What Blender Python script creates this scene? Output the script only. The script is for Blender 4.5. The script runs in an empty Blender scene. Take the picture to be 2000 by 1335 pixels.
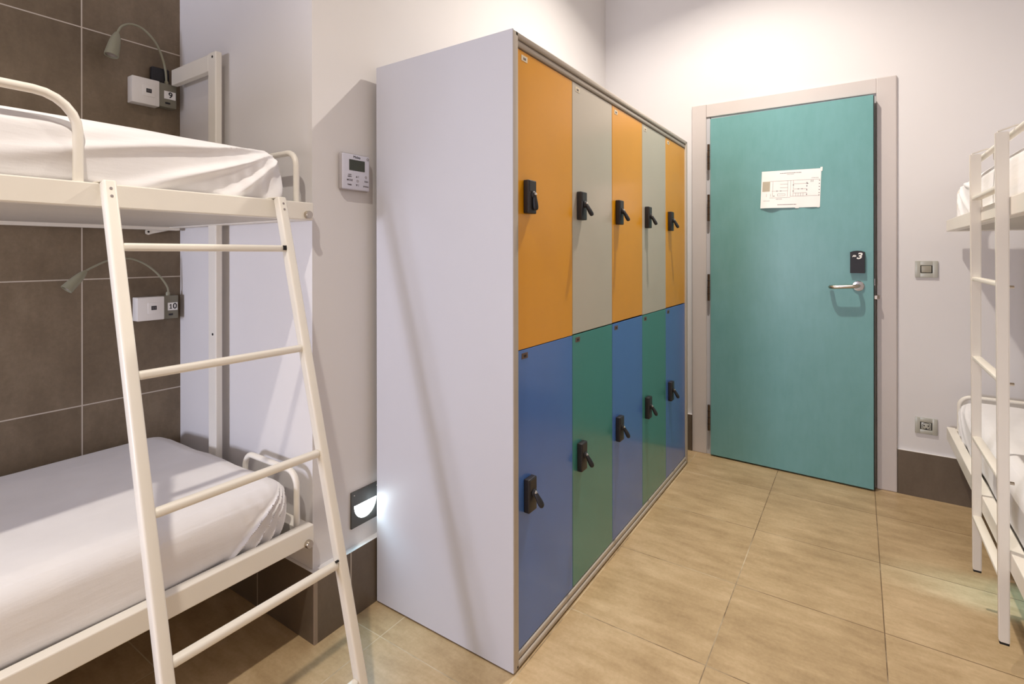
import bpy, bmesh, math, random
from mathutils import Vector, Matrix, noise

random.seed(7)
S = bpy.context.scene
COL = S.collection
PI = math.pi

# ------------------------------------------------------------------ materials
def lin(c):
    c = c / 255.0
    return c / 12.92 if c <= 0.04045 else ((c + 0.055) / 1.055) ** 2.4

def rgb(r, g, b):
    return (lin(r), lin(g), lin(b), 1.0)

class NT:
    """small helper for writing node graphs"""
    def __init__(self, name):
        self.m = bpy.data.materials.new(name)
        self.m.use_nodes = True
        self.t = self.m.node_tree
        self.b = self.t.nodes["Principled BSDF"]
        self.pos = None
    def n(self, kind, **kw):
        x = self.t.nodes.new(kind)
        for k, v in kw.items():
            setattr(x, k, v)
        return x
    def link(self, a, b):
        self.t.links.new(a, b)
    def math(self, op, a, b=None, c=None):
        x = self.n("ShaderNodeMath", operation=op)
        for i, v in enumerate((a, b, c)):
            if v is None:
                continue
            if isinstance(v, (int, float)):
                x.inputs[i].default_value = v
            else:
                self.link(v, x.inputs[i])
        return x.outputs[0]
    def position(self):
        if self.pos is None:
            self.pos = self.n("ShaderNodeNewGeometry").outputs["Position"]
        return self.pos
    def sep(self):
        s = self.n("ShaderNodeSeparateXYZ")
        self.link(self.position(), s.inputs[0])
        return s.outputs
    def noise(self, scale, detail=4, rough=0.55, stretch=None):
        t = self.n("ShaderNodeTexNoise")
        t.inputs["Scale"].default_value = scale
        t.inputs["Detail"].default_value = detail
        t.inputs["Roughness"].default_value = rough
        v = self.position()
        if stretch:
            mp = self.n("ShaderNodeVectorMath", operation="MULTIPLY")
            self.link(v, mp.inputs[0])
            mp.inputs[1].default_value = stretch
            v = mp.outputs[0]
        self.link(v, t.inputs["Vector"])
        return t.outputs["Fac"]
    def ramp(self, fac, stops):
        r = self.n("ShaderNodeValToRGB")
        e = r.color_ramp.elements
        while len(e) < len(stops):
            e.new(0.5)
        for i, (p, c) in enumerate(stops):
            e[i].position = p
            e[i].color = c
        self.link(fac, r.inputs[0])
        return r.outputs[0]
    def mix(self, fac, a, b):
        x = self.n("ShaderNodeMix", data_type="RGBA")
        if isinstance(fac, (int, float)):
            x.inputs[0].default_value = fac
        else:
            self.link(fac, x.inputs[0])
        for i, v in ((6, a), (7, b)):
            if isinstance(v, tuple):
                x.inputs[i].default_value = v
            else:
                self.link(v, x.inputs[i])
        return x.outputs[2]
    def grid(self, u, u0, pu, v, v0, pv, g):
        """1 on the joints of a rectangular tile grid"""
        ms = []
        for c, c0, p in ((u, u0, pu), (v, v0, pv)):
            f = self.math("FRACT", self.math("DIVIDE", self.math("SUBTRACT", c, c0 - 40 * p), p))
            d = self.math("ABSOLUTE", self.math("SUBTRACT", f, 0.5))
            ms.append(self.math("GREATER_THAN", d, 0.5 - g / (2 * p)))
        return self.math("MAXIMUM", ms[0], ms[1])
    def bump(self, h, strength=0.2, dist=0.002):
        b = self.n("ShaderNodeBump")
        b.inputs["Strength"].default_value = strength
        b.inputs["Distance"].default_value = dist
        self.link(h, b.inputs["Height"])
        self.link(b.outputs[0], self.b.inputs["Normal"])
    def base(self, c):
        if isinstance(c, tuple):
            self.b.inputs["Base Color"].default_value = c
        else:
            self.link(c, self.b.inputs["Base Color"])

def mat(name, col, rough=0.5, metal=0.0, var=0.04, scale=6.0, bump=0.0, bscale=120.0, coat=0.0, spec=None):
    k = NT(name)
    if var:
        f = k.noise(scale, 3)
        lo = tuple(max(0, c * (1 - var)) for c in col[:3]) + (1,)
        hi = tuple(min(1, c * (1 + var)) for c in col[:3]) + (1,)
        k.base(k.ramp(f, [(0.3, lo), (0.7, hi)]))
    else:
        k.base(col)
    k.b.inputs["Roughness"].default_value = rough
    k.b.inputs["Metallic"].default_value = metal
    if coat:
        k.b.inputs["Coat Weight"].default_value = coat
        k.b.inputs["Coat Roughness"].default_value = 0.12
    if spec is not None:
        k.b.inputs["Specular IOR Level"].default_value = spec
    if bump:
        k.bump(k.noise(bscale, 2), bump, 0.001)
    return k.m

def emis(name, col, strength):
    k = NT(name)
    k.base(col)
    k.b.inputs["Emission Color"].default_value = col
    k.b.inputs["Emission Strength"].default_value = strength
    return k.m

M = {}
M["paint"] = mat("wall_paint", rgb(225, 222, 221), 0.7, var=0.012, scale=1.7, bump=0.12, bscale=70)
M["ceil"] = mat("ceiling_paint", rgb(214, 211, 207), 0.8, var=0.01)
M["bed"] = mat("cream_powder_coat", rgb(238, 233, 222), 0.34, var=0.015, scale=9)
M["bedpanel"] = mat("bed_base_panel", rgb(206, 201, 192), 0.55, var=0.03)
M["panel"] = mat("locker_grey_laminate", rgb(199, 199, 206), 0.42, var=0.012, scale=3)
M["profile"] = mat("locker_frame_profile", rgb(186, 176, 164), 0.3, var=0.03)
M["dark"] = mat("dark_gap", rgb(28, 24, 22), 0.8, var=0)
M["orange"] = mat("locker_orange", rgb(230, 158, 12), 0.3, var=0.02, coat=0.2)
M["greydoor"] = mat("locker_grey", rgb(196, 187, 171), 0.3, var=0.015, coat=0.25)
M["blue"] = mat("locker_blue", rgb(77, 119, 192), 0.26, var=0.02, coat=0.35)
M["green"] = mat("locker_green", rgb(67, 138, 130), 0.26, var=0.02, coat=0.35)
M["black"] = mat("black_plastic", rgb(40, 37, 40), 0.42, var=0.05)
M["blackg"] = mat("black_gloss", rgb(30, 29, 33), 0.5, var=0.0)
M["steel"] = mat("brushed_steel", rgb(196, 186, 172), 0.28, metal=1.0, var=0.03)
M["chrome"] = mat("bright_chrome", rgb(225, 225, 228), 0.14, metal=1.0, var=0)
M["casing"] = mat("door_casing_grey", rgb(205, 197, 193), 0.45, var=0.012)
M["jamb"] = mat("jamb_grey", rgb(196, 194, 198), 0.5, var=0.01)
M["hinge"] = mat("hinge_bronze", rgb(92, 72, 56), 0.35, metal=0.8, var=0.05)
M["sticker"] = mat("cream_sticker", rgb(226, 214, 190), 0.6, var=0.02)
M["browntag"] = mat("brown_sticker", rgb(104, 84, 74), 0.6, var=0.05)
M["ink"] = mat("black_ink", rgb(34, 32, 36), 0.7, var=0)
M["ink2"] = mat("grey_ink", rgb(150, 140, 140), 0.7, var=0)
M["ink3"] = mat("dark_grey_ink", rgb(104, 98, 104), 0.7, var=0)
M["white"] = mat("white_plastic", rgb(240, 236, 230), 0.4, var=0.01)
M["label"] = mat("white_label", rgb(244, 243, 240), 0.6, var=0)
M["olive"] = mat("lamp_olive_grey", rgb(150, 148, 126), 0.42, var=0.03)
M["lampbox"] = mat("lamp_base_grey", rgb(128, 124, 108), 0.45, var=0.03)
M["lens"] = mat("lamp_lens", rgb(150, 140, 132), 0.25, var=0)
M["device"] = mat("silver_plastic", rgb(212, 212, 224), 0.35, var=0.01)
M["devside"] = mat("silver_plastic_rim", rgb(170, 164, 164), 0.4, var=0.01)
M["lcd"] = mat("lcd_screen", rgb(56, 60, 46), 0.25, var=0.02, coat=0.3)
M["plate"] = mat("aluminium_plate", rgb(186, 186, 176), 0.38, metal=0.2, var=0.02)
M["platedark"] = mat("grey_rocker", rgb(160, 155, 140), 0.4, metal=0.15, var=0.03)
M["steplight"] = mat("step_light_graphite", rgb(84, 82, 78), 0.45, metal=0.3, var=0.04)
M["paper"] = mat("paper", rgb(250, 246, 244), 0.8, var=0.015, scale=12)
M["plangrey"] = mat("plan_grey_block", rgb(186, 178, 160), 0.8, var=0.02)
M["rubber"] = mat("black_rubber_and_gaps", rgb(22, 20, 20), 0.7, var=0)
M["cornertrim"] = mat("tile_corner_trim", rgb(150, 134, 118), 0.4, var=0.05)
M["winframe"] = mat("window_frame_white", rgb(235, 235, 232), 0.45, var=0)

k = NT("bed_sheet")
k.base(k.ramp(k.noise(5, 3), [(0.3, rgb(232, 230, 231)), (0.7, rgb(240, 238, 238))]))
k.b.inputs["Roughness"].default_value = 0.85
k.b.inputs["Sheen Weight"].default_value = 0.15
h = k.math("ADD", k.math("MULTIPLY", k.noise(260, 2), 0.05), k.noise(11, 4, 0.55, (0.4, 1.0, 2.2)))
k.bump(h, 0.35, 0.006)
M["sheet"] = k.m

k = NT("teal_door_paint")
f = k.math("ADD", k.math("MULTIPLY", k.noise(7, 5, 0.62), 0.6), k.math("MULTIPLY", k.noise(40, 2, 0.5, (1, 1, 0.25)), 0.4))
k.base(k.ramp(f, [(0.30, rgb(106, 158, 157)), (0.52, rgb(112, 163, 163)), (0.75, rgb(117, 168, 170))]))
k.b.inputs["Roughness"].default_value = 0.36
k.bump(k.noise(160, 2), 0.05, 0.001)
M["teal"] = k.m

def tile_mat(name, stops, grout, axes, org, pitch, g, stretch, rough, dirt=None, bumpy=0.25):
    k = NT(name)
    o = k.sep()
    u, v = o[axes[0]], o[axes[1]]
    jm = k.grid(u, org[0], pitch[0], v, org[1], pitch[1], g)
    f = k.math("ADD", k.math("MULTIPLY", k.noise(2.6, 5, 0.6), 0.45), k.math("MULTIPLY", k.noise(7, 6, 0.65, stretch), 0.55))
    # every tile a touch different
    iu = k.math("FLOOR", k.math("DIVIDE", k.math("SUBTRACT", u, org[0]), pitch[0]))
    iv = k.math("FLOOR", k.math("DIVIDE", k.math("SUBTRACT", v, org[1]), pitch[1]))
    cv = k.n("ShaderNodeCombineXYZ")
    k.link(iu, cv.inputs[0]); k.link(iv, cv.inputs[1])
    wn = k.n("ShaderNodeTexWhiteNoise")
    k.link(cv.outputs[0], wn.inputs["Vector"])
    f = k.math("ADD", f, k.math("MULTIPLY", k.math("SUBTRACT", wn.outputs["Value"], 0.5), 0.10))
    fine = k.noise(90, 3, 0.6)
    f = k.math("ADD", f, k.math("MULTIPLY", k.math("SUBTRACT", fine, 0.5), 0.16))
    c = k.ramp(f, stops)
    gc = grout
    if dirt:
        gc = k.mix(k.ramp(k.math("ADD", k.noise(3.4, 4, 0.7), k.math("MULTIPLY", o[1], -0.17)), [(0.30, (0, 0, 0, 1)), (0.50, (1, 1, 1, 1))]), grout, dirt)
    k.base(k.mix(jm, c, gc))
    k.b.inputs["Roughness"].default_value = rough
    k.link(k.math("ADD", k.math("MULTIPLY", jm, 0.3), k.math("ADD", rough - 0.08, k.math("MULTIPLY", f, 0.16))), k.b.inputs["Roughness"])
    k.bump(k.math("SUBTRACT", k.math("MULTIPLY", fine, 0.25), jm), bumpy, 0.0015)
    return k.m

WALLSTOPS = [(0.34, rgb(106, 91, 71)), (0.5, rgb(123, 107, 86)), (0.66, rgb(142, 126, 104))]
GROUT = rgb(206, 196, 182)
M["tilewall"] = tile_mat("brown_wall_tile", WALLSTOPS, GROUT, (0, 2), (0.687, 0.226), (0.4525, 0.4525), 0.0042, (1.2, 1.2, 0.5), 0.5)
FLOORSTOPS = [(0.33, rgb(163, 137, 100)), (0.5, rgb(188, 162, 123)), (0.68, rgb(212, 187, 149))]
M["floor"] = tile_mat("tan_floor_tile", FLOORSTOPS, rgb(206, 190, 160), (0, 1), (1.140, 0.3775), (0.4553, 0.4465), 0.0030, (2.6, 0.7, 1), 0.42, dirt=rgb(112, 90, 64))
SKSTOPS = [(0.30, rgb(93, 80, 67)), (0.5, rgb(106, 93, 79)), (0.72, rgb(119, 105, 91))]
M["skirtx"] = tile_mat("skirting_tile_back", SKSTOPS, GROUT, (0, 2), (1.140, -0.228), (0.4525, 0.4525), 0.0035, (1.2, 1.2, 0.5), 0.45)
M["skirty"] = tile_mat("skirting_tile_side", SKSTOPS, GROUT, (1, 2), (1.730, -0.228), (0.4525, 0.4525), 0.0035, (1.2, 1.2, 0.5), 0.45)

# ------------------------------------------------------------------ mesh helpers
WLOC = {}   # world location of every object made here (no object but copies is rotated)

def put(o, world, parent=None):
    WLOC[o.name] = Vector(world)
    if parent is not None:
        o.parent = parent
        o.location = Vector(world) - WLOC[parent.name]
    else:
        o.location = world

def thing(name, label=None, cat=None, loc=(0, 0, 0), group=None, kind=None):
    o = bpy.data.objects.new(name, None)
    o.empty_display_size = 0.05
    COL.objects.link(o)
    put(o, loc)
    tag(o, label, cat, group, kind)
    return o

def tag(o, label=None, cat=None, group=None, kind=None):
    if label: o["label"] = label
    if cat: o["category"] = cat
    if group: o["group"] = group
    if kind: o["kind"] = kind
    return o

def obj(name, bm, m, parent=None, smooth=False, label=None, keep_normals=False):
    if not keep_normals:
        bmesh.ops.recalc_face_normals(bm, faces=bm.faces)
    lo = Vector((1e9,) * 3); hi = Vector((-1e9,) * 3)
    for v in bm.verts:
        for i in range(3):
            lo[i] = min(lo[i], v.co[i]); hi[i] = max(hi[i], v.co[i])
    c = (lo + hi) / 2
    for v in bm.verts:
        v.co -= c
    me = bpy.data.meshes.new(name)
    bm.to_mesh(me); bm.free()
    ms = m if isinstance(m, (list, tuple)) else [m]
    for x in ms:
        me.materials.append(x)
    if smooth:
        for p in me.polygons:
            p.use_smooth = True
        try:
            me.set_sharp_from_angle(angle=math.radians(smooth if smooth is not True else 40))
        except Exception:
            pass
    o = bpy.data.objects.new(name, me)
    COL.objects.link(o)
    put(o, c, parent)
    if label: o["label"] = label
    return o

def B():
    return bmesh.new()

def box(bm, lo, hi, bev=0.0, seg=2, frame=None, mi=0):
    """axis aligned box, or placed by frame(x, y, z)"""
    r = bmesh.ops.create_cube(bm, size=1.0)
    vs = r["verts"]
    for v in vs:
        v.co = Vector([lo[i] + (hi[i] - lo[i]) * (v.co[i] + 0.5) for i in range(3)])
    fs = list({f for v in vs for f in v.link_faces})
    for f in fs:
        f.material_index = mi
    if bev > 0:
        es = list({e for v in vs for e in v.link_edges})
        r = bmesh.ops.bevel(bm, geom=es, offset=bev, segments=seg, profile=0.5, affect="EDGES")
        vs = list({v for f in r["faces"] for v in f.verts} | {v for v in vs if v.is_valid})
        for f in r["faces"]:
            f.material_index = mi
    if frame:
        for v in vs:
            v.co = frame(v.co)
    return vs

def beam(bm, p0, p1, w, h, up=(0, 0, 1), bev=0.0, seg=2):
    """square tube from p0 to p1; w across, h along the up direction"""
    p0, p1 = Vector(p0), Vector(p1)
    d = (p1 - p0); L = d.length; d.normalize()
    side = d.cross(Vector(up)).normalized()
    u = side.cross(d).normalized()
    def fr(c):
        return p0 + d * c.x + side * c.y + u * c.z
    return box(bm, (0, -w / 2, -h / 2), (L, w / 2, h / 2), bev, seg, fr)

def fillet(pts, rad, n=6):
    """round the inner corners of a polyline"""
    pts = [Vector(p) for p in pts]
    if len(pts) < 3 or rad <= 0:
        return pts
    out = [pts[0]]
    for i in range(1, len(pts) - 1):
        a, b, c = pts[i - 1], pts[i], pts[i + 1]
        d0, d1 = (a - b), (c - b)
        ang = d0.angle(d1)
        cut = min(rad / math.tan(ang / 2), d0.length * 0.49, d1.length * 0.49)
        r = cut * math.tan(ang / 2)
        d0.normalize(); d1.normalize()
        bis = (d0 + d1).normalized()
        cen = b + bis * (r / math.sin(ang / 2))
        s, e = b + d0 * cut - cen, b + d1 * cut - cen
        for k in range(n + 1):
            w0, w1 = math.sin((1 - k / n) * (PI - ang)), math.sin(k / n * (PI - ang))
            out.append(cen + (s * w0 + e * w1) / math.sin(PI - ang))
    out.append(pts[-1])
    return out

def tube(bm, pts, r, seg=12, rad=0.0, radii=None, cap=True):
    pts = fillet(pts, rad) if rad else [Vector(p) for p in pts]
    rings = []
    t = (pts[1] - pts[0]).normalized()
    ref = Vector((0, 0, 1)) if abs(t.z) < 0.9 else Vector((0, 1, 0))
    u = t.cross(ref).normalized()
    for i, p in enumerate(pts):
        if i == 0: t2 = (pts[1] - pts[0])
        elif i == len(pts) - 1: t2 = (pts[-1] - pts[-2])
        else: t2 = (pts[i + 1] - pts[i - 1])
        t2.normalize()
        u = (u - t2 * u.dot(t2)).normalized()
        w = t2.cross(u)
        rr = radii[i] if radii else r
        rings.append([bm.verts.new(p + (u * math.cos(a) + w * math.sin(a)) * rr)
                      for a in (2 * PI * j / seg for j in range(seg))])
    for a, b in zip(rings, rings[1:]):
        for j in range(seg):
            bm.faces.new((a[j], a[(j + 1) % seg], b[(j + 1) % seg], b[j]))
    if cap:
        bm.faces.new(rings[0][::-1]); bm.faces.new(rings[-1])

def lathe(bm, prof, o, ax, seg=24):
    """profile [(r, h)] turned about axis ax through o"""
    ax = Vector(ax).normalized(); o = Vector(o)
    ref = Vector((0, 0, 1)) if abs(ax.z) < 0.9 else Vector((1, 0, 0))
    u = ax.cross(ref).normalized(); w = ax.cross(u)
    rings = []
    for r, h in prof:
        if r < 1e-6:
            rings.append([bm.verts.new(o + ax * h)])
        else:
            rings.append([bm.verts.new(o + ax * h + (u * math.cos(a) + w * math.sin(a)) * r)
                          for a in (2 * PI * j / seg for j in range(seg))])
    for a, b in zip(rings, rings[1:]):
        for j in range(seg):
            q = (j + 1) % seg
            if len(a) == 1 and len(b) == 1: continue
            if len(a) == 1: bm.faces.new((a[0], b[q], b[j]))
            elif len(b) == 1: bm.faces.new((a[j], a[q], b[0]))
            else: bm.faces.new((a[j], a[q], b[q], b[j]))

def pear(bm, p0, p1, side):
    """flattened teardrop grip from p0 to p1"""
    d = p1 - p0; L = d.length; d.normalize()
    s_ = Vector(side); s_ = (s_ - d * s_.dot(d)).normalized(); n_ = d.cross(s_)
    rings = []
    for t, w, h in ((0, .0035, .003), (.08, .0068, .0055), (.3, .0082, .0066), (.6, .0102, .0078), (.8, .0108, .008), (.93, .0092, .007), (1, .005, .004)):
        rings.append([bm.verts.new(p0 + d * L * t + s_ * w * math.cos(a) + n_ * h * math.sin(a)) for a in (2 * PI * q / 14 for q in range(14))])
    for a, b in zip(rings, rings[1:]):
        for q in range(14):
            bm.faces.new((a[q], a[(q + 1) % 14], b[(q + 1) % 14], b[q]))
    bm.faces.new(rings[0][::-1]); bm.faces.new(rings[-1])

def poly(bm, pts, d):
    """extruded polygon"""
    d = Vector(d)
    a = [bm.verts.new(Vector(p)) for p in pts]
    b = [bm.verts.new(Vector(p) + d) for p in pts]
    n = len(a)
    bm.faces.new(a[::-1]); bm.faces.new(b)
    for i in range(n):
        bm.faces.new((a[i], a[(i + 1) % n], b[(i + 1) % n], b[i]))

FNT = None
def text_bm(s, size, o, right, up, depth=0.0004, bold=0.0, shear=0.0, sx=1.0):
    """letters as a mesh, centred at o"""
    cu = bpy.data.curves.new("txt", "FONT")
    cu.body = s; cu.size = size; cu.align_x = "CENTER"; cu.align_y = "CENTER"
    cu.extrude = depth; cu.offset = bold; cu.shear = shear; cu.resolution_u = 6
    t = bpy.data.objects.new("txt", cu)
    COL.objects.link(t)
    dg = bpy.context.evaluated_depsgraph_get()
    me = bpy.data.meshes.new_from_object(t.evaluated_get(dg))
    bm = bmesh.new(); bm.from_mesh(me)
    bpy.data.objects.remove(t); bpy.data.curves.remove(cu); bpy.data.meshes.remove(me)
    right, up, o = Vector(right).normalized(), Vector(up).normalized(), Vector(o)
    nrm = right.cross(up)
    for v in bm.verts:
        v.co = o + right * v.co.x * sx + up * v.co.y + nrm * v.co.z
    return bm

# ------------------------------------------------------------------ room
X1, YB, YT, YR, XR, ZC = 3.303, 1.437, 2.317, -1.27, -2.6, 3.1
NX = 1.011
def struct(name, bm, m, parent=None, **kw):
    o = obj(name, bm, m, parent, **kw)
    if parent is None: o["kind"] = "structure"
    return o

bm = B(); box(bm, (XR - .1, YR - .1, -.1), (X1 + .2, YT + .1, 0)); struct("floor", bm, M["floor"])
bm = B(); box(bm, (XR - .1, YR - .1, ZC), (X1 + .2, YT + .1, ZC + .1)); struct("ceiling", bm, M["ceil"])
bm = B(); box(bm, (XR - .1, YT, 0), (NX + .05, YT + .1, ZC)); struct("wall_left", bm, M["tilewall"])
bm = B(); box(bm, (NX, YB, 0), (X1 + .2, YT + .1, ZC)); struct("wall_back", bm, M["paint"])
bm = B(); box(bm, (XR - .1, YR - .1, 0), (X1 + .2, YR, ZC)); struct("wall_right", bm, M["paint"])
# end wall with the door opening
DY0, DY1, DZ = -.078, .772, 2.050
bm = B()
box(bm, (X1, YR, 0), (X1 + .2, DY0, ZC)); box(bm, (X1, DY1, 0), (X1 + .2, YB, ZC)); box(bm, (X1, DY0, DZ), (X1 + .2, DY1, ZC))
box(bm, (X1 + .12, DY0, 0), (X1 + .2, DY1, DZ))  # added panel closing the doorway, keeps world light from leaking past the leaf
struct("wall_end", bm, M["paint"])
# wall behind the camera with the daylight window
WY0, WY1, WZ0, WZ1 = 1.20, 1.80, .75, 1.50
bm = B()
box(bm, (XR - .1, YR, 0), (XR, WY0, ZC)); box(bm, (XR - .1, WY1, 0), (XR, YT, ZC))
box(bm, (XR - .1, WY0, 0), (XR, WY1, WZ0)); box(bm, (XR - .1, WY0, WZ1), (XR, WY1, ZC))
struct("wall_rear", bm, M["paint"])
bm = B()
for a, b in (((WY0, WZ0), (WY0 + .05, WZ1)), ((WY1 - .05, WZ0), (WY1, WZ1)), ((WY0, WZ0), (WY1, WZ0 + .05)), ((WY0, WZ1 - .05), (WY1, WZ1))):
    box(bm, (XR - .07, a[0], a[1]), (XR - .02, b[0], b[1]))
struct("window_1", bm, M["winframe"])

# tiled skirting with a painted top edge
def skirt(name, lo, hi, m):
    bm = B()
    box(bm, lo, hi)
    for f in bm.faces:
        f.normal_update()
        if f.normal.z > .9: f.material_index = 1
    return struct(name, bm, [m, M["paint"]])
skirt("baseboard_back", (NX, 1.412, 0), (X1, YB, .2235), M["skirtx"])
skirt("baseboard_niche", (.999, 1.4165, 0), (NX, YT, .2235), M["skirty"])
bm = B(); box(bm, (.9982, 1.4112, 0), (1.0045, 1.4172, .2232), .0015, 2); box(bm, (1.004, 1.4118, 0), (NX, 1.4165, .2234)); struct("trim_3", bm, M["cornertrim"])
skirt("baseboard_end", (3.289, YR, 0), (X1, -.166, .2235), M["skirty"])
skirt("baseboard_corner", (3.289, .859, 0), (X1, YB - .02, .2235), M["skirty"])

# ------------------------------------------------------------------ door
CF = 3.288   # face of the casing
bm = B()
box(bm, (CF, .772, 0), (X1, .857, 2.1318), .003)
box(bm, (CF, -.1642, 0), (X1, -.078, 2.1318), .005)
box(bm, (CF + .0005, -.079, 2.0525), (X1, .7715, 2.131), .003)
struct("trim_1", bm, M["casing"])
bm = B()
box(bm, (X1 - .005, .7455, 0), (X1 + .12, .772, DZ)); box(bm, (X1 - .003, -.078, 0), (X1 + .12, -.058, DZ))
box(bm, (X1 - .005, -.06, 2.035), (X1 + .12, .75, DZ))
struct("trim_2", bm, M["jamb"])

H = Vector((3.2688, .7435, 0)); E2 = Vector((3.2356, -.0652, 0))
dv = (E2 - H).normalized(); dn = Vector((dv.y, -dv.x, 0))     # along the leaf / towards the room
if dn.x > 0: dn = -dn
DL = (E2 - H).length
def D(s, z, out=0.0):
    return H + dv * s + dn * out + Vector((0, 0, z))
def dfr(c):  # local (s, out, z)
    return D(c.x, c.z, c.y)
door = thing("door_1", loc=(H.x, H.y, 0), kind="structure")
bm = B(); box(bm, (0, -.04, .009), (DL, 0, 2.0345), .0015, 1, dfr)
obj("door_leaf", bm, M["teal"], door)
bm = B(); box(bm, (DL, -.036, .012), (DL + .003, -.004, 2.03), 0, 1, dfr)
obj("edge_strip", bm, M["dark"], door)
for z0, z1 in ((1.727, 1.881), (1.417, 1.578), (.937, 1.097), (.153, .307)):
    bm = B()
    lathe(bm, [(0, 0), (.0075, 0), (.0075, z1 - z0), (0, z1 - z0)], D(-.009, z0, .004), (0, 0, 1), 12)
    hg = obj("hinge", bm, M["hinge"], door, smooth=True)
    bm = B()
    for q in range(1, 4):
        zz = z0 + (z1 - z0) * q / 4
        lathe(bm, [(0, 0), (.0082, 0), (.0082, .003), (0, .003)], D(-.009, zz, .004), (0, 0, 1), 12)
    obj("hinge_knuckle", bm, M["dark"], hg)
# lever handle: round rose, bent tube
bm = B()
lathe(bm, [(0, 0), (.027, 0), (.027, .006), (.024, .009), (.014, .0095), (.014, .008), (0, .008)], D(.7435, 1.052), dn, 28)
rose = obj("handle_rose", bm, M["chrome"], door, smooth=30)
bm = B()
pts = [D(.7435, 1.052, .008), D(.7435, 1.052, .055), D(.622, 1.044, .055), D(.622, 1.044, .012)]
tube(bm, pts, .0095, 14, .022)
obj("lever_handle", bm, M["steel"], door, smooth=True)
# card reader with the room number
bm = B()
poly(bm, [D(.709, 1.119), D(.772, 1.119), D(.772, 1.228), D(.757, 1.2335), D(.7405, 1.235), D(.724, 1.2335), D(.709, 1.228)], dn * .018)
rd = obj("card_reader", bm, M["blackg"], door)
o = D(.7475, 1.2065, .0187)
bm = text_bm("3", .044, o, dv, (0, 0, 1), .0004, .0013, .25, 1.1)
c = text_bm("~", .02, D(.727, 1.207, .0187), dv, (0, 0, 1), .0004, .0016)
me_ = bpy.data.meshes.new("t"); c.to_mesh(me_); c.free(); bm.from_mesh(me_); bpy.data.meshes.remove(me_)
tube(bm, [D(.7195, 1.2025, .0187), D(.7235, 1.2105, .0187), D(.7305, 1.2115, .0187), D(.736, 1.2065, .0187)], .0016, 8)
obj("room_number", bm, M["label"], rd)
# latch parts on the free edge
bm = B(); box(bm, (DL, -.03, 1.055), (DL + .006, -.006, 1.092), .001, 1, dfr); obj("latch_plate", bm, M["chrome"], door)
bm = B(); box(bm, (DL, -.028, .985), (DL + .016, -.008, 1.006), .002, 2, dfr); obj("lock_bolt", bm, M["steel"], door)

# evacuation plan taped to the door
pl = thing("plan_sheet", "white printed floor plan sheet taped to the teal door", "paper", D(.43, 1.47, .0))
bm = B()
nx_, nz_ = 24, 14
tl, tr, bl, br = (.286, 1.688), (.579, 1.680), (.278, 1.479), (.572, 1.4725)
def pp(u, v, lift=0.0):
    a = [tl[i] * (1 - u) * v + tr[i] * u * v + bl[i] * (1 - u) * (1 - v) + br[i] * u * (1 - v) for i in range(2)]
    curl = .009 * (1 - v) ** 3 * math.exp(-((u - .22) / .2) ** 2) + .0045 * (1 - v) ** 2 * math.sin(u * 9) ** 2
    return D(a[0], a[1], .0012 + curl + lift)
g = [[bm.verts.new(pp(i / nx_, j / nz_)) for j in range(nz_ + 1)] for i in range(nx_ + 1)]
for i in range(nx_):
    for j in range(nz_):
        bm.faces.new((g[i][j], g[i + 1][j], g[i + 1][j + 1], g[i][j + 1]))
r = bmesh.ops.extrude_face_region(bm, geom=bm.faces[:])
for v in [x for x in r["geom"] if isinstance(x, bmesh.types.BMVert)]:
    v.co += dn * .0004
obj("paper_sheet", bm, M["paper"], pl, smooth=True)
def pq(bm, u0, v0, u1, v1):
    n = max(1, int(abs(u1 - u0) * 16)); mm = max(1, int(abs(v1 - v0) * 10))
    gg = [[bm.verts.new(pp(u0 + (u1 - u0) * i / n, v0 + (v1 - v0) * j / mm, .0007)) for j in range(mm + 1)] for i in range(n + 1)]
    for i in range(n):
        for j in range(mm):
            bm.faces.new((gg[i][j], gg[i + 1][j], gg[i + 1][j + 1], gg[i][j + 1]))
bm = B(); pq(bm, .022, .45, .155, .72); obj("grey_block", bm, M["plangrey"], pl)
bm = B()
def hl(u0, u1, v, w=.007): pq(bm, u0, v - w / 2, u1, v + w / 2)
def vl(u, v0, v1, w=.0045): pq(bm, u - w / 2, v0, u + w / 2, v1)
hl(.155, .985, .722); hl(.155, .51, .275); hl(.51, .985, .30); hl(.19, .46, .455); hl(.33, .46, .63); hl(.33, .46, .54)
hl(.56, .78, .63); hl(.56, .78, .49); hl(.56, .78, .385); hl(.29, .42, .375); hl(.29, .42, .325)
for u in (.205, .46, .51, .555): vl(u, .30, .72)
for u in (.29, .42): vl(u, .325, .375)
for u in (.60, .64, .68, .72, .17, .10): vl(u, .305, .385)
obj("plan_lines", bm, M["ink2"], pl)
sy = [(.972, v - .012, .985, v + .012) for v in (.31, .37, .45, .53, .61, .69)] + [(.772, v - .02, .784, v + .02) for v in (.34, .46, .56, .64)]
sy += [(.84, .66, .848, .71), (.87, .66, .878, .71), (.77, .615, .80, .635)]
sy += [(u - .01, v - .01, u + .01, v + .01) for u, v in ((.28, .455), (.345, .455), (.23, .32), (.64, .49), (.70, .49), (.555, .60), (.555, .44))]
for a in sy:
    bm = B(); pq(bm, *a); obj("plan_symbol", bm, M["ink3"], pl)
def words(u0, u1, v, w):
    u = u0
    while u < u1:
        d = random.uniform(.008, .022)
        hl(u, min(u + d, u1), v, w); u += d + .006
for a in ((.32, .68, .925, .016), (.44, .56, .893, .010), (.85, .96, .765, .010), (.27, .37, .235, .013), (.30, .62, .085, .017), (.05, .16, .195, .009)):
    bm = B(); words(*a); obj("plan_lettering", bm, M["ink3"], pl)
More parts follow.
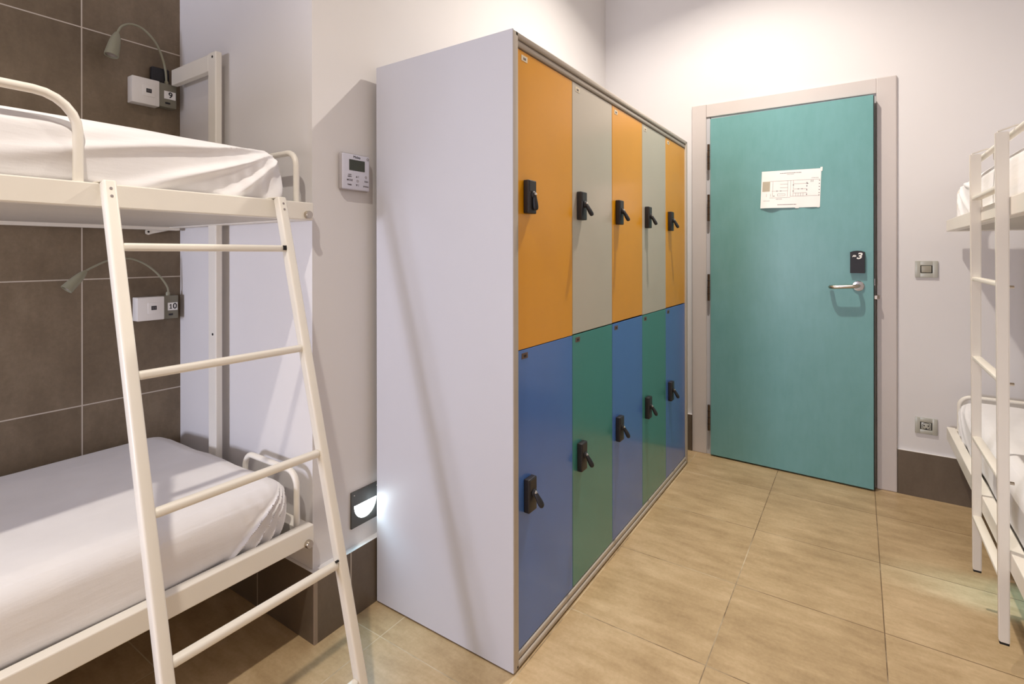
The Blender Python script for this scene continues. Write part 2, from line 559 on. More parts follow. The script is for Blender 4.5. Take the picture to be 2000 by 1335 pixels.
for a in ((.985, .93, 1.02, 1.035), (.60, -.018, .66, .02), (.955, -.01, .99, .03)):
    bm = B(); pq(bm, *a); obj("adhesive_tape", bm, M["label"], pl)

# ------------------------------------------------------------------ locker bank
LX0, LX1, LY0, LY1, LZ = 1.2451, 3.0836, .8283, 1.405, 1.8741
lk = thing("locker_bank", "tall grey locker bank with ten coloured doors in two rows", "lockers", (LX0, LY0, 0))
bm = B(); box(bm, (LX0, LY0 + .0012, .006), (LX0 + .018, LY1, LZ - .001), .0012, 1); obj("side_panel", bm, M["panel"], lk)
bm = B(); box(bm, (LX1 - .018, LY0 + .003, .006), (LX1, LY1, LZ - .001), .0012, 1); obj("side_panel", bm, M["panel"], lk)
bm = B(); box(bm, (LX0 + .018, LY0 + .003, LZ - .019), (LX1 - .018, LY1, LZ - .001)); obj("top_panel", bm, M["panel"], lk)
bm = B(); box(bm, (LX0 + .018, LY1 - .01, .006), (LX1 - .018, LY1, LZ - .019)); obj("back_panel", bm, M["panel"], lk)
bm = B(); box(bm, (LX0 + .03, LY0 + .02, 0), (LX1 - .03, LY1 - .02, .03)); obj("plinth_gap_shade", bm, M["dark"], lk)  # near-black colour paints the shadow gap under the locker
DX0, DW, DF = 1.2785, .3545, .8365      # first door edge, door pitch, door face
# dark sheet behind the doors, its colour paints the shade in their gaps
bm = B(); box(bm, (LX0 + .018, DF + .021, .03), (LX1 - .018, DF + .03, LZ - .02)); obj("door_gap_shade", bm, M["dark"], lk)
# face frame: rounded profile in front of the doors
bm = B()
box(bm, (LX0 + .0008, LY0, .005), (LX0 + .029, DF + .02, LZ - .0015), .004, 3)
box(bm, (LX1 - .031, LY0, .005), (LX1 - .0008, DF + .02, LZ - .0015), .004, 3)
box(bm, (LX0 + .012, LY0, LZ - .020), (LX1 - .012, DF + .02, LZ), .005, 3)
box(bm, (LX0 + .012, LY0 + .004, LZ - .041), (LX1 - .012, DF + .02, LZ - .0225), .005, 3)
box(bm, (LX0 + .012, LY0 + .004, .025), (LX1 - .012, DF + .02, .0435), .005, 3)
box(bm, (LX0 + .012, LY0, .004), (LX1 - .012, DF + .02, .0225), .006, 3)
obj("face_frame", bm, M["profile"], lk, smooth=35)
UP = ["orange", "greydoor", "orange", "greydoor", "orange"]
LO = ["blue", "green", "blue", "green", "blue"]
LAB = {"orange": "orange upper door", "greydoor": "pale grey upper door", "blue": "blue lower door", "green": "green lower door"}
for row, cols, z0, z1, lz in ((0, UP, .9365, 1.8285, 1.342), (1, LO, .0470, .9325, .4435)):
    for i, cn in enumerate(cols):
        x0, x1 = DX0 + DW * i + .0012, DX0 + DW * (i + 1) - .0012
        dz = (-.002, 0, .0015, -.001, .001)[i] if row == 0 else 0
        bm = B(); box(bm, (x0, DF, z0 + dz), (x1, DF + .018, z1), .0012, 2)
        d = obj("door", bm, M[cn], lk, label=LAB[cn])
        # lock body, turn lever and chrome pivot
        a = x0 + .032
        bm = B()
        box(bm, (a, DF - .020, lz), (a + .045, DF, lz + .101), .0035, 3)
        box(bm, (a + .004, DF - .0215, lz + .066), (a + .041, DF - .019, lz + .0985), .001, 1)
        lb = obj("lock_body", bm, M["black"], d, smooth=35)
        bm = B()
        px, pz = a + .025, lz + .056
        sw = 0.22 if (row, i) == (0, 0) else 1.0
        tip = Vector((px + .004 + .004 * sw, DF - .020 - .026 * sw, pz - .038 - .006 * (1 - sw)))
        pear(bm, Vector((px, DF - .024, pz + .004)), tip + Vector((.001, 0, -.003)), (1, 0, 0))
        lathe(bm, [(0, 0), (.012, 0), (.012, .005), (.009, .008), (0, .009)], (px, DF - .019, pz), (0, -1, 0), 18)
        obj("lock_lever", bm, M["blackg"], d, smooth=35)
        bm = B()
        lathe(bm, [(0, 0), (.0052, 0), (.0046, .003), (0, .0045)], (px, DF - .0275, pz + .003), (0, -.85, .5), 12)
        obj("lock_pivot", bm, M["chrome"], d, smooth=True)
        bm = B()
        sx0, sx1 = x0 + .022, x0 + .056
        tz = z1 - .012 if row == 0 else z1 - .010
        box(bm, (sx0, DF - .0008, tz - .017), (sx1, DF + .0005, tz))
        st = obj("number_sticker", bm, M["sticker"] if row == 0 else M["browntag"], d)
        bm = B()
        for q in range(3):
            xx = sx0 + .011 + q * .0052
            box(bm, (xx, DF - .0012, tz - .0125), (xx + .0038, DF - .0006, tz - .0055 - .001 * (q % 2)))
        obj("sticker_print", bm, M["ink"] if row == 1 else M["ink3"], d)

# ------------------------------------------------------------------ bunk beds
class Frame:
    """bed-local (s from the wall end, t in from the front, z) -> world"""
    def __init__(self, x, y, my): self.x, self.y, self.my = x, y, my
    def __call__(self, s, t, z): return Vector((self.x - s, self.y + self.my * t, z))
    def v(self, c): return self(c[0], c[1], c[2])

BL, BW = 1.98, .90     # bed length, width

def mattress(F, z0, z1, name, label, seed, length=1.9, e0=.076, top_dip=.012, fold=1.0, fan=.55, nfold=9.0, r=.05, amin=.10, amp=.024, plan_front=.04, back=.877):
    """soft mattress in a fitted sheet, gathered at the end corner"""
    bm = B()
    lo = Vector((e0, plan_front, z0)); hi = Vector((e0 + length, back, z1))
    NS, NT_, NZ = 300, 54, 64
    def warp(n, k):            # denser at the start
        return [(i / n) ** k for i in range(n + 1)]
    ss = [lo.x + (hi.x - lo.x) * f for f in warp(NS, 1.55)]
    ts = [lo.y + (hi.y - lo.y) * f for f in warp(NT_, 1.35)]
    zs = [lo.z + (hi.z - lo.z) * i / NZ for i in range(NZ + 1)]
    # make sure of several rows inside the rounded zones
    def refine(a, l, h):
        ex = [l + r * f for f in (.15, .35, .55, .8, 1.0)] + [h - r * f for f in (.15, .35, .55, .8, 1.0)]
        return sorted(set([round(x, 5) for x in a + ex]))
    ss, ts, zs = refine(ss, lo.x, hi.x), refine(ts, lo.y, hi.y), refine(zs, lo.z, hi.z)
    cache = {}
    def shape(p):
        q = Vector([min(max(p[i], lo[i] + r), hi[i] - r) for i in range(3)])
        n = p - q
        if n.length > 1e-9: n.normalize()
        pos = q + n * r
        s, t, z = pos
        top = hi.z
        dz = top - z
        ds = max(s - e0, 0)
        disp = 0.0
        # belly of the side walls
        if n.z < .8:
            disp += .010 * math.sin(PI * min(max((z - z0) / (z1 - z0), 0), 1))
        # fan of folds on the front, from the top end corner
        front = max(0, -n.y)
        if front > .05:
            a = math.atan2(dz + .001, ds * fan + .015)
            rr = math.hypot(dz, ds)
            w = min(1, rr / .14) * math.exp(-(ds * fan / .30) ** 2) * min(1, max(0, (a - amin) / .16))
            wob = noise.noise(Vector((ds * 3, dz * 4, seed))) * .8
            f1 = math.exp(-(math.sin((a - amin - .16) * nfold + wob) / .5) ** 2)
            disp += fold * front * w * amp * (f1 - .3)
            # slack hem along the rail
            disp += front * .006 * max(0, noise.noise(Vector((ds * 3.1, seed, 2)))) * min(1, max(0, (dz - .1) / .08))
            # long shallow drape waves along the side
            disp += front * .0065 * noise.noise(Vector((ds * 2.2 + dz * 4, dz * 9 - ds * 1.6, seed + 3)))
            # tucked gathers low at the corner
            disp += fold * front * .002 * math.sin(ds * 150 + 30 * dz + 2 * wob) * math.exp(-(ds / .16) ** 2) * min(1, dz / .08)
        end = max(0, -n.x)
        if end > .05:
            disp += fold * end * (.005 * math.sin(t * 95 + 3 * noise.noise(Vector((t * 8, z * 8, seed)))) * min(1, dz / .07) * math.exp(-((t - .06) / .2) ** 2))
            disp += end * .006 * noise.noise(Vector((t * 5, z * 9, seed + 9)))
        if n.z > .3:
            disp += n.z * .006 * noise.noise(Vector((s * 1.6 + t * 1.2, t * 6.5, seed + 5)))
            disp += n.z * .0012 * noise.noise(Vector((s * 11, t * 22, seed + 7)))
            disp -= n.z * top_dip * (t - plan_front) / BW * 1.2
        pos = pos + n * disp
        return F.v(pos)
    def V(p):
        key = (round(p[0], 5), round(p[1], 5), round(p[2], 5))
        if key not in cache: cache[key] = bm.verts.new(shape(Vector(p)))
        return cache[key]
    def face(a, b, mk):
        for i in range(len(a) - 1):
            for j in range(len(b) - 1):
                bm.faces.new([V(mk(*c)) for c in ((a[i], b[j]), (a[i + 1], b[j]), (a[i + 1], b[j + 1]), (a[i], b[j + 1]))])
    face(ss, ts, lambda x, y: (x, y, hi.z)); face(ss, ts, lambda x, y: (x, y, lo.z))
    face(ss, zs, lambda x, z: (x, lo.y, z)); face(ss, zs, lambda x, z: (x, hi.y, z))
    face(ts, zs, lambda y, z: (lo.x, y, z)); face(ts, zs, lambda y, z: (hi.x, y, z))
    o = obj(name, bm, M["sheet"], smooth=75)
    tag(o, label, "mattress", "mattresses on the bunk beds")
    return o

def bunk(F, label, bolts=True):
    root = thing("bunk_bed", label, "bunk bed", F(BL / 2, BW / 2, 0), "white metal bunk beds")
    RW = .032
    for zb, zt, nm in ((.329, .387, "lower"), (1.325, 1.379, "upper")):
        bm = B()
        box(bm, (0, 0, zb), (BL, RW, zt), .003, 2, F.v)
        fr = obj("front_rail", bm, M["bed"], root)
        bm = B(); box(bm, (0, BW - RW, zb - .009), (BL, BW, zt - .012), .003, 2, F.v); obj("back_rail", bm, M["bed"], root)
        bm = B(); box(bm, (0, RW, zb), (RW + .008, BW - RW, zt - .003), .002, 2, F.v); obj("end_rail", bm, M["bed"], root)
        bm = B(); box(bm, (BL - RW - .008, RW, zb), (BL, BW - RW, zt - .003), .002, 2, F.v); obj("end_rail", bm, M["bed"], root)
        bm = B(); box(bm, (RW + .008, RW, zb + .003), (BL - RW - .008, BW - RW, zb + .016), 0, 1, F.v); obj("bed_base", bm, M["bedpanel"], root)
        # bolts on the front rail
        for s in ((.022, BL - .022) if bolts else ()):
            bm = B()
            c = F(s, 0, zb + (.016 if nm == "upper" else .008))
            lathe(bm, [(0, 0), (.0118, 0), (.0118, .011), (.0105, .0135), (0, .0138)], c, (0, -F.my, 0), 20)
            obj("bolt", bm, M["steel"], fr, smooth=35)
        # rounded hoop that keeps the mattress off the wall end
        hz = zt + (.160 if nm == "lower" else .158)
        for s in (.030, BL - .030):
            bm = B()
            tube(bm, [F(s, .044, zt - .01), F(s, .044, hz), F(s, .335, hz), F(s, .335, zt - .01)], .0092, 12, .045)
            obj("end_hoop", bm, M["bed"], root, smooth=True)
    # guard rail over the upper rail, short of the ladder end
    bm = B()
    tube(bm, [F(.576, .019, 1.37), F(.576, .019, 1.5635), F(1.50, .019, 1.5635), F(1.50, .019, 1.37)], .0098, 14, .075)
    obj("guard_rail", bm, M["bed"], root, smooth=True)
    return root

def wall_frame(F, root):
    for s0, s1 in ((.006, .030),):
        bm = B()
        box(bm, (s0, .530, 0), (s1, .585, 1.957), .004, 2, F.v)
        p = obj("wall_post", bm, M["bed"], root)
        bm = B(); box(bm, (s0, .583, 1.892), (s1, .873, 1.9535), .003, 2, F.v); obj("post_arm", bm, M["bed"], root)
        for z in (1.9385, .93):
            bm = B(); lathe(bm, [(0, 0), (.0045, 0), (.0045, .0012), (0, .0012)], F(s1 + .0003, .551, z), (-1, 0, 0), 12)
            obj("screw_hole", bm, M["dark"], p)
    # bracket tab under the back rail
    bm = B()
    poly(bm, [F(.02, .905, 1.318), F(.085, .905, 1.302), F(.098, .905, 1.297), F(.107, .905, 1.301), F(.108, .905, 1.312), F(.104, .905, 1.32)], (0, F.my * .004, 0))
    tb = obj("bracket_tab", bm, M["bed"], root)
    bm = B(); lathe(bm, [(0, 0), (.004, 0), (.004, .001), (0, .001)], F(.098, .9045, 1.309), (0, -F.my, 0), 12)
    obj("screw_hole", bm, M["dark"], tb)

FL = Frame(.99, 1.400, 1)
FR = Frame(3.235, -.352, -1)
bl = bunk(FL, "white metal bunk bed against the brown tiled wall, thermostat beyond its end")
wall_frame(FL, bl)
br_ = bunk(FR, "white metal bunk bed beside the light switch and the teal door", False)
mattress(FL, 1.342, 1.533, "mattress", "mattress in rumpled white sheet on the upper bunk by the tiled wall", 1.3, top_dip=-.004)
mattress(FL, .348, .548, "mattress", "white sheeted mattress on the lower bunk by the tiled wall", 4.1, e0=.058, length=1.88, top_dip=.02, fan=1.0, nfold=17, r=.062, amin=.56, amp=.024)
mattress(FR, 1.342, 1.549, "mattress", "white sheeted mattress on the upper bunk beside the light switch", 7.7, top_dip=0, fold=.6)
mattress(FR, .348, .545, "mattress", "white sheeted mattress on the lower bunk beside the wall socket", 9.2, top_dip=.0, fold=.4)

# ------------------------------------------------------------------ ladders
# leaning ladder hooked over the upper rail of the bunk by the tiled wall
def LP(x, z, off=0.0):            # point on the leaning plane
    return Vector((x, 1.381 - .2815 * (1.381 - z), z)) + Vector((0, -.9626, .271)) * off
la = thing("bunk_ladder", "white tube ladder leaning on the bunk by the tiled wall", "ladder", (.66, .99, 0), "white bunk ladders")
XL_, XR_ = .4555, .8655
foots = []
for x in (XL_, XR_):
    bm = B()
    beam(bm, LP(x, .014), LP(x, 1.382), .026, .026, (0, -1, .28), .005, 3)
    stl = obj("ladder_stile", bm, M["bed"], la, smooth=35)
    for z in (1.362, 1.345):
        bm = B(); lathe(bm, [(0, 0), (.003, 0), (.003, .001), (0, .001)], LP(x, z, .0132), (0, -1, .28), 10)
        obj("screw_hole", bm, M["ink2"], stl)
    bm = B(); beam(bm, LP(x, 0), LP(x, .02), .03, .03, (0, -1, .28), .004, 2); obj("foot_cap", bm, M["white"], la)
    # hook strap over the rail
    bm = B()
    box(bm, (x - .011, 1.372, 1.3805), (x + .011, 1.436, 1.3845), .001, 1)
    box(bm, (x - .011, 1.4325, 1.35), (x + .011, 1.4365, 1.383), .001, 1)
    obj("rail_hook", bm, M["bed"], la)
for i, z in enumerate((1.2365, .9645, .695, .4255, .158)):
    bm = B()
    beam(bm, LP(XL_ + .012, z), LP(XR_ - .012, z), .021, .018, (0, 0, 1), .006, 3)
    rg = obj("ladder_rung", bm, M["bed"], la, smooth=50)
    if i in (0, 3):  # near-black piece paints the dark open gap at the rung end
        bm = B(); beam(bm, LP(XR_ - .022, z + (-.001 if i == 0 else .010), .011), LP(XR_ - .0135, z + (-.001 if i == 0 else .010), .011), .006, .013 if i == 0 else .003, (0, 0, 1)); obj("rung_end_gap", bm, M["rubber"], rg)

# upright ladder hanging on the other bunk, its feet clear of the floor
lb_ = thing("bunk_ladder", "white upright flat-step ladder hanging on the bunk beside the light switch", "ladder", (2.18, -.34, 0), "white bunk ladders")
XS = (1.982, 2.381)
YF, YK = -.3275, -.3515
for x in XS:
    bm = B()
    poly(bm, [(x - .007, YF + .006, 1.562), (x - .007, YK, 1.562), (x - .007, YK, .126), (x - .007, YF - .003, .126), (x - .007, YF, .131)], (.014, 0, 0))
    bmesh.ops.bevel(bm, geom=[e for e in bm.edges], offset=.0022, segments=2, affect="EDGES")
    obj("ladder_stile", bm, M["bed"], lb_, smooth=35)
    bm = B(); box(bm, (x - .0065, YK + .001, .121), (x + .0065, YF - .002, .128), .001, 1); obj("foot_cap", bm, M["rubber"], lb_)
    # hook plate: from the stile top over the guard rail and down behind it
    bm = B()
    yc = -.371
    prof = [(YF, 1.5625), (yc + .004, 1.576), (yc - .006, 1.577), (yc - .0125, 1.571), (yc - .0125, 1.540), (yc - .0155, 1.540), (yc - .0155, 1.573), (yc - .008, 1.580), (yc + .006, 1.5795), (YF, 1.566)]
    poly(bm, [(x - .006, y, z) for y, z in prof], (.012, 0, 0))
    obj("rail_hook", bm, M["bed"], lb_)
bm = B(); box(bm, (XS[0] + .008, -.3518, 1.331), (XS[1] - .016, -.3492, 1.366), .001, 1); box(bm, (XS[0] + .008, -.3518, 1.366), (XS[0] + .02, -.3492, 1.404)); box(bm, (XS[1] - .028, -.3518, 1.366), (XS[1] - .016, -.3492, 1.404)); obj('rail_bracket', bm, M['bed'], lb_)
for i, z in enumerate((1.416, 1.138, .866, .589, .316)):
    bm = B()
    box(bm, (XS[0] + .006, -.352, z - .0125), (XS[1] - .006, YF + .001, z), .003, 2)
    obj("ladder_step", bm, M["bed"], lb_, smooth=35)
    if i:
        bm = B(); tube(bm, [(XS[0], YK + .002, z - .012), (XS[0], YK - .010, z - .012)], .0042, 10); obj("step_bolt", bm, M["steel"], lb_, smooth=True)

# ------------------------------------------------------------------ reading lamps and sockets on the tiled wall
def usb_box(x0, x1, z0, z1, d, label):
    t = thing("socket_box", label, "socket", ((x0 + x1) / 2, YT, z0), "white socket boxes by the bunks")
    bm = B(); box(bm, (x0, YT - d, z0), (x1, YT, z1), .003, 2); obj("box_body", bm, M["white"], t, smooth=35)
    cx, cz = x0 + (x1 - x0) * .60, (z0 + z1) / 2 + .002
    bm = B(); box(bm, (cx - .021, YT - d - .0022, cz - .021), (cx + .021, YT - d + .001, cz + .021), .0012, 2); obj("cover_insert", bm, M["white"], t, smooth=35)
    bm = B(); box(bm, (cx - .0095, YT - d - .003, cz - .007), (cx + .0085, YT - d - .001, cz + .0085)); pt = obj("port", bm, M["black"], t)
    bm = B()
    for dx in (-.004, .003): box(bm, (cx + dx - .0012, YT - d - .0034, cz - .003), (cx + dx + .0008, YT - d - .0028, cz + .005))
    obj("port_contact", bm, M["ink2"], pt)

def read_lamp(x0, x1, z0, z1, d, num, neck, head, label, rneck=.0042, hs=1.0):
    t = thing("reading_lamp", label, "lamp", ((x0 + x1) / 2, YT, z0), "gooseneck reading lamps over the bunks")
    bm = B(); box(bm, (x0, YT - d, z0), (x1, YT, z1), .0022, 2); bs = obj("lamp_base", bm, M["lampbox"], t, smooth=35)
    w = x1 - x0
    lx0, lx1 = x0 + w * .26, x1 - w * .06
    lz1 = z1 - (z1 - z0) * .31; lz0 = z1 - (z1 - z0) * .64
    bm = B(); box(bm, (lx0, YT - d - .0008, lz0), (lx1, YT - d + .001, lz1)); lbl = obj("number_label", bm, M["label"], t)
    bm = text_bm(num, (lz1 - lz0) * 1.02, ((lx0 + lx1) / 2 + (.002 if len(num) == 1 else 0), YT - d - .001, (lz0 + lz1) / 2), (1, 0, 0), (0, 0, 1), .0003, .0006)
    if num == "10":
        bm.free()
        hh = (lz1 - lz0) * .62; zc_ = (lz0 + lz1) / 2; xc_ = (lx0 + lx1) / 2
        bm = text_bm("0", (lz1 - lz0) * 1.02, (xc_ + hh * .42, YT - d - .001, zc_), (1, 0, 0), (0, 0, 1), .0003, .0006)
        def q_(x, z): return (xc_ - hh * .42 + x * hh, YT - d - .0008, zc_ + z * hh)
        poly(bm, [q_(-.02, -.36), q_(-.02, .28), q_(-.2, .18), q_(-.2, .33), q_(.02, .5), q_(.14, .5), q_(.14, -.36), q_(.3, -.36), q_(.3, -.5), q_(-.2, -.5), q_(-.2, -.36)], (0, -.0006, 0))
    obj("number", bm, M["ink"], lbl)
    bm = B(); box(bm, (x0 + w * .32, YT - d - .0015, z0 + .013), (x0 + w * .62, YT - d, z0 + .020), .001, 1); obj("switch", bm, M["black"], t)
    p0 = neck[0]
    bm = B(); lathe(bm, [(0, 0), (.0075, 0), (.0075, .012), (.006, .016), (0, .016)], (p0[0], p0[1], z1 - .002), (0, 0, 1), 14); obj("neck_socket", bm, M["olive"], t, smooth=35)
    # smooth the neck through its points
    P = [Vector(p) for p in neck]
    Q = []
    for i in range(len(P) - 1):
        a, b, c, e = P[max(i - 1, 0)], P[i], P[i + 1], P[min(i + 2, len(P) - 1)]
        for q in range(6):
            u = q / 6
            Q.append(.5 * ((2 * b) + (c - a) * u + (2 * a - 5 * b + 4 * c - e) * u * u + (3 * b - a - 3 * c + e) * u ** 3))
    Q.append(P[-1])
    bm = B(); tube(bm, Q, rneck, 10); obj("gooseneck", bm, M["olive"], t, smooth=True)
    h0, h1 = Vector(head[0]), Vector(head[1])
    ax = h1 - h0; L = ax.length
    bm = B()
    lathe(bm, [(q * hs, z * L) for q, z in ((0, 0), (.0068, 0), (.0095, .07), (.0145, .22), (.0178, .42), (.0200, .65), (.0218, .9), (.0222, 1), (.0192, 1), (.0188, .94), (0, .93))], h0, ax, 26)
    hd = obj("lamp_head", bm, M["olive"], t, smooth=40)
    bm = B(); lathe(bm, [(0, L * .94), (.0185 * hs, L * .94), (.0185 * hs, L * .955), (.009 * hs, L * .965), (.008 * hs, L * .95), (0, L * .95)], h0, ax, 22); obj("lamp_lens", bm, M["lens"], hd, smooth=35)

usb_box(.8265, .9200, 1.7985, 1.8985, .042, "white socket box next to the lamp numbered 9")
usb_box(.8420, .9340, .9655, 1.0560, .046, "white socket box next to the lamp numbered 10")
yy = YT - .03
read_lamp(.9205, .9810, 1.8030, 1.8960, .040, "9",
          [(.951, yy + .005, 1.900), (.9445, yy, 1.955), (.927, yy - .003, 2.012), (.903, yy - .006, 2.054), (.863, yy - .012, 2.083), (.822, yy - .018, 2.085), (.790, yy - .023, 2.063), (.774, yy - .026, 2.028)],
          [(.7755, yy - .026, 2.034), (.7545, yy - .034, 1.942)], "olive grey gooseneck lamp numbered 9 above the upper bunk")
read_lamp(.9345, .9865, .9655, 1.0570, .040, "10",
          [(.955, yy + .005, 1.060), (.951, yy, 1.090), (.921, yy - .004, 1.137), (.880, yy - .010, 1.176), (.838, yy - .016, 1.199), (.803, yy - .02, 1.206), (.747, yy - .024, 1.198), (.700, yy - .028, 1.175), (.672, yy - .03, 1.157)],
          [(.680, yy - .03, 1.1615), (.6245, yy - .035, 1.1005)], "olive grey gooseneck lamp numbered 10 above the lower bunk", .0036, .84)
bm = B(); box(bm, (.9000, YT - .022, 1.897), (.9640, YT, 1.9585), .006, 3)
tag(obj("wall_plug", bm, M["blackg"], smooth=35), "small black box on the tiles behind the lamp numbered 9", "plug")

# ------------------------------------------------------------------ thermostat
TY0 = YB - .020
tx0, tx1, tz0, tz1 = 1.1075, 1.2265, 1.4345, 1.5605
tm = thing("thermostat", "silver air conditioning controller on the white wall by the lockers", "thermostat", ((tx0 + tx1) / 2, YB, tz0))
bm = B(); box(bm, (tx0, TY0 + .002, tz0), (tx1, YB, tz1), .008, 4); obj("casing_back", bm, M["devside"], tm, smooth=50)
bm = B(); box(bm, (tx0 + .004, TY0 - .0005, tz0 + .003), (tx1 - .001, TY0 + .006, tz1 - .003), .004, 3); obj("face_plate", bm, M["device"], tm, smooth=50)
fy = TY0 - .0008
def tpt(u, v): return (tx0 + .018 + (tx1 - tx0 - .02) * u, fy, tz0 + (tz1 - tz0) * v)
bm = B()
a, b = tpt(.13, .54), tpt(.79, .83)
box(bm, (a[0], fy - .0004, a[2]), (b[0], fy + .001, b[2])); obj("display", bm, M["lcd"], tm)
bm = text_bm("Midea", .0125, tpt(.45, .905), (1, 0, 0), (0, 0, 1), .0003, 0); obj("brand_lettering", bm, M["ink"], tm)
for r0, r1, u, v in ((.003, .0048, .92, .90), (.0028, .0042, .84, .40), (.003, .0042, .48, .27)):
    bm = B(); lathe(bm, [(r0, 0), (r1, 0), (r1, .0005), (r0, .0005)], tpt(u, v), (0, -1, 0), 16); obj("ring_symbol", bm, M["ink2"], tm)
def join(bm, c):
    me_ = bpy.data.meshes.new("t"); c.to_mesh(me_); c.free(); bm.from_mesh(me_); bpy.data.meshes.remove(me_)
bm = B()
for (u, v, up_) in ((.44, .385, 1), (.44, .155, -1)):
    p = Vector(tpt(u, v))
    poly(bm, [p + Vector((-.0036, 0, -.003 * up_)), p + Vector((.0036, 0, -.003 * up_)), p + Vector((0, 0, .0036 * up_))], (0, -.0004, 0))
    join(bm, text_bm("I", .011, p + Vector((.0075, 0, 0)), (1, 0, 0), (0, 0, 1), .0002))
for s, u, v, sz in (("MODE", .15, .275, .0085), ("MENU", .15, .37, .0058), ("LOCK", .15, .42, .0052), ("FAN", .86, .28, .0080), ("SWING", .84, .145, .0072), ("TIMER", .14, .15, .0064)):
    join(bm, text_bm(s, sz, tpt(u, v), (1, 0, 0), (0, 0, 1), .0002, .0002))
obj("button_lettering", bm, M["ink3"], tm)

# ------------------------------------------------------------------ step lights
GLOW = emis("step_light_glow", (.80, .95, 1.0, 1), 16.0)
def step_light(cx, z0, face_y, dy, label):
    """square plate with a half-round lit opening; dy points into the room"""
    t = thing("step_light", label, "light", (cx, face_y, z0), "square recessed step lights")
    w = .1225
    zt = z0 + w
    R = .0495
    hx, hz = cx, z0 + .0735      # centre of the flat top edge
    # plate with a half-disc hole
    bm = B()
    n = 20
    arc = [(hx + R * math.cos(PI + PI * i / n), hz + 1.10 * R * math.sin(PI + PI * i / n)) for i in range(n + 1)]
    y0, y1 = face_y + dy * .006, face_y
    def ring(pts, y): return [bm.verts.new((p[0], y, p[1])) for p in pts]
    x0, x1 = cx - w / 2, cx + w / 2
    top = [(x0, hz), (x0, zt), (x1, zt), (x1, hz), arc[-1], arc[0]]
    a = ring(top, y0); bm.faces.new(a)
    low = [(x0, hz)] + arc + [(x1, hz), (x1, z0), (x0, z0)]
    b = ring(low, y0); bm.faces.new(b)
    per = [(x0, z0), (x1, z0), (x1, zt), (x0, zt)]
    f, g = ring(per, y0), ring(per, y1)
    for i in range(4): bm.faces.new((f[i], f[(i + 1) % 4], g[(i + 1) % 4], g[i]))
    c, d = ring(arc, y0), ring(arc, y1)
    for i in range(n): bm.faces.new((c[i], c[i + 1], d[i + 1], d[i]))
    bm.faces.new((c[0], c[-1], d[-1], d[0]))
    pl_ = obj("face_plate", bm, M["steplight"], t)
    bm = B()
    v = [bm.verts.new((p[0], face_y + dy * .0012, p[1])) for p in arc]
    bm.faces.new(v)
    r = bmesh.ops.extrude_face_region(bm, geom=bm.faces[:])
    for q in [x for x in r["geom"] if isinstance(x, bmesh.types.BMVert)]: q.co.y += dy * .001
    obj("light_lens", bm, GLOW, t)
    for xx in (x0 + .012, x1 - .012):
        bm = B(); lathe(bm, [(0, 0), (.0022, 0), (.0022, .0008), (0, .001)], (xx, y0, zt - .012), (0, dy, 0), 10)
        obj("screw_head", bm, M["steel"], t)
step_light(1.2185, .2858, YB, -1, "square dark step light glowing low on the wall beside the lockers")
step_light(2.52, .2, YR, 1, "square dark step light under the bunk beside the light switch")

# ------------------------------------------------------------------ switch and socket by the door
def wall_plate(name, label, cat, y0, y1, z0, z1):
    t = thing(name, label, cat, (X1, (y0 + y1) / 2, z0))
    bm = B()
    yc, zc, iy, iz = (y0 + y1) / 2, (z0 + z1) / 2, .0235, .0185
    # frame of four bars round the insert
    box(bm, (X1 - .008, y0, z0), (X1, yc - iy, z1), .002, 2); box(bm, (X1 - .008, yc + iy, z0), (X1, y1, z1), .002, 2)
    box(bm, (X1 - .0078, yc - iy - .002, z0), (X1, yc + iy + .002, zc - iz), .002, 2); box(bm, (X1 - .0078, yc - iy - .002, zc + iz), (X1, yc + iy + .002, z1), .002, 2)
    obj("cover_plate", bm, M["plate"], t, smooth=35)
    bm = B(); box(bm, (X1 - .003, yc - iy, zc - iz), (X1, yc + iy, zc + iz)); obj("recess", bm, M["dark"], t)
    return t, yc, zc
t, yc, zc = wall_plate("light_switch", "grey light switch on the white wall by the door casing", "switch", -.3275, -.2370, 1.1000, 1.1830)
bm = B(); box(bm, (X1 - .010, yc - .0195, zc - .0165), (X1 - .003, yc + .0205, zc + .0168), .0015, 2); obj("rocker", bm, M["platedark"], t, smooth=35)
t, yc, zc = wall_plate("wall_socket", "grey power socket on the white wall above the skirting", "socket", -.3245, -.2365, .3190, .3990)
bm = B(); box(bm, (X1 - .007, yc - .0195, zc - .0165), (X1 - .003, yc + .0195, zc + .0165), .001, 2); ins = obj("socket_insert", bm, M["plate"], t, smooth=35)
bm = B(); lathe(bm, [(.0155, 0), (.017, 0), (.017, .0012), (.0155, .0012)], (X1 - .0068, yc, zc), (-1, 0, 0), 28); obj("socket_ring", bm, M["black"], ins)
for dy, dz in ((.0085, .002), (-.0085, .002), (0, -.0125)):
    bm = B(); lathe(bm, [(0, 0), (.0032, 0), (.0032, .0006), (0, .0006)], (X1 - .0069, yc + dy, zc + dz), (-1, 0, 0), 12)
    obj("socket_hole", bm, M["rubber"], ins)

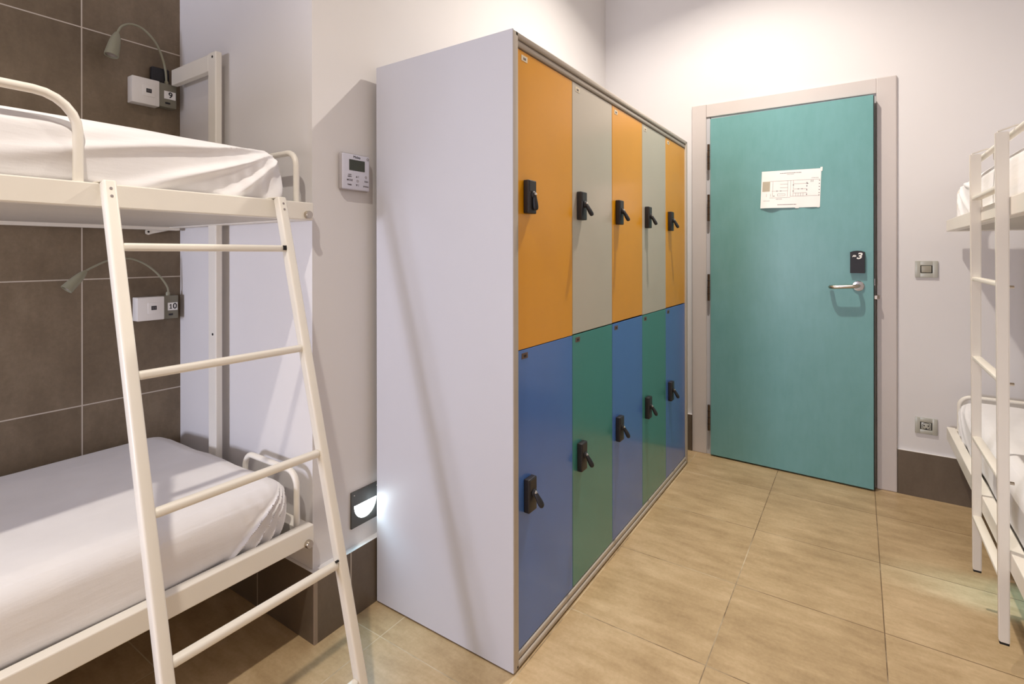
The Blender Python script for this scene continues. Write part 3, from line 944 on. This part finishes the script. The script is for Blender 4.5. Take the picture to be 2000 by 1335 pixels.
# ------------------------------------------------------------------ light
def area(name, loc, size, power, col, shape="DISK", rot=(0, 0, 0), sy=None, spread=None):
    l = bpy.data.lights.new(name, "AREA")
    l.shape = shape; l.size = size; l.energy = power; l.color = col
    if sy: l.size_y = sy
    if spread: l.spread = spread
    o = bpy.data.objects.new(name, l); COL.objects.link(o)
    o.location = loc; o.rotation_euler = rot
    return o
WARM = (1.0, .915, .815)
area("ceiling_lamp_door", (2.36, .50, 3.085), .06, 27, WARM, spread=2.5)
area("ceiling_lamp_beds", (-.08, .63, 3.085), .06, 18.5, WARM, spread=2.05)
o = area("daylight_window", (XR - .06, (WY0 + WY1) / 2, (WZ0 + WZ1) / 2), WY1 - WY0 - .1, 72, (.78, .81, 1.0), "RECTANGLE", sy=WZ1 - WZ0 - .1)
o.rotation_euler = Vector((1, 0, 0)).to_track_quat("-Z", "Z").to_euler()

def spot(name, loc, aim, power, ang):
    l = bpy.data.lights.new(name, "SPOT")
    l.energy = power; l.color = (.42, .82, 1.0); l.spot_size = math.radians(ang); l.spot_blend = .8; l.shadow_soft_size = .03
    o = bpy.data.objects.new(name, l); COL.objects.link(o)
    o.location = loc
    o.rotation_euler = (Vector(aim) - Vector(loc)).to_track_quat("-Z", "Y").to_euler()
spot("step_light_beam", (1.2185, 1.415, .335), (1.02, 1.10, 0), 1.3, 100)
spot("step_light_beam", (2.52, -1.235, .30), (2.49, -.50, .0), 50, 20)
w = bpy.data.worlds.new("world"); S.world = w
w.use_nodes = True
w.node_tree.nodes["Background"].inputs[0].default_value = (.75, .85, 1.0, 1)
w.node_tree.nodes["Background"].inputs[1].default_value = .3

# ------------------------------------------------------------------ camera
f_px, yh, yaw, roll = 1011.457, 495.911, math.radians(33.7752), math.radians(-.0761)
cam = bpy.data.cameras.new("camera")
cam.sensor_width = 36; cam.sensor_fit = "HORIZONTAL"
cam.lens = f_px / 2000 * 36
cam.shift_y = -(667.5 - yh) / 2000
cam.clip_start = .02
co = bpy.data.objects.new("camera", cam); COL.objects.link(co)
co.matrix_world = Matrix.Translation((0, 0, 1.22)) @ Matrix.Rotation(yaw - PI / 2, 4, "Z") @ Matrix.Rotation(PI / 2, 4, "X") @ Matrix.Rotation(roll, 4, "Z")
S.camera = co
S.view_settings.view_transform = "Standard"
S.view_settings.look = "None"
S.view_settings.exposure = 0.22
S.view_settings.gamma = 1.0
S.view_settings.use_curve_mapping = False
S.cycles.diffuse_bounces = 6
S.cycles.max_bounces = 10
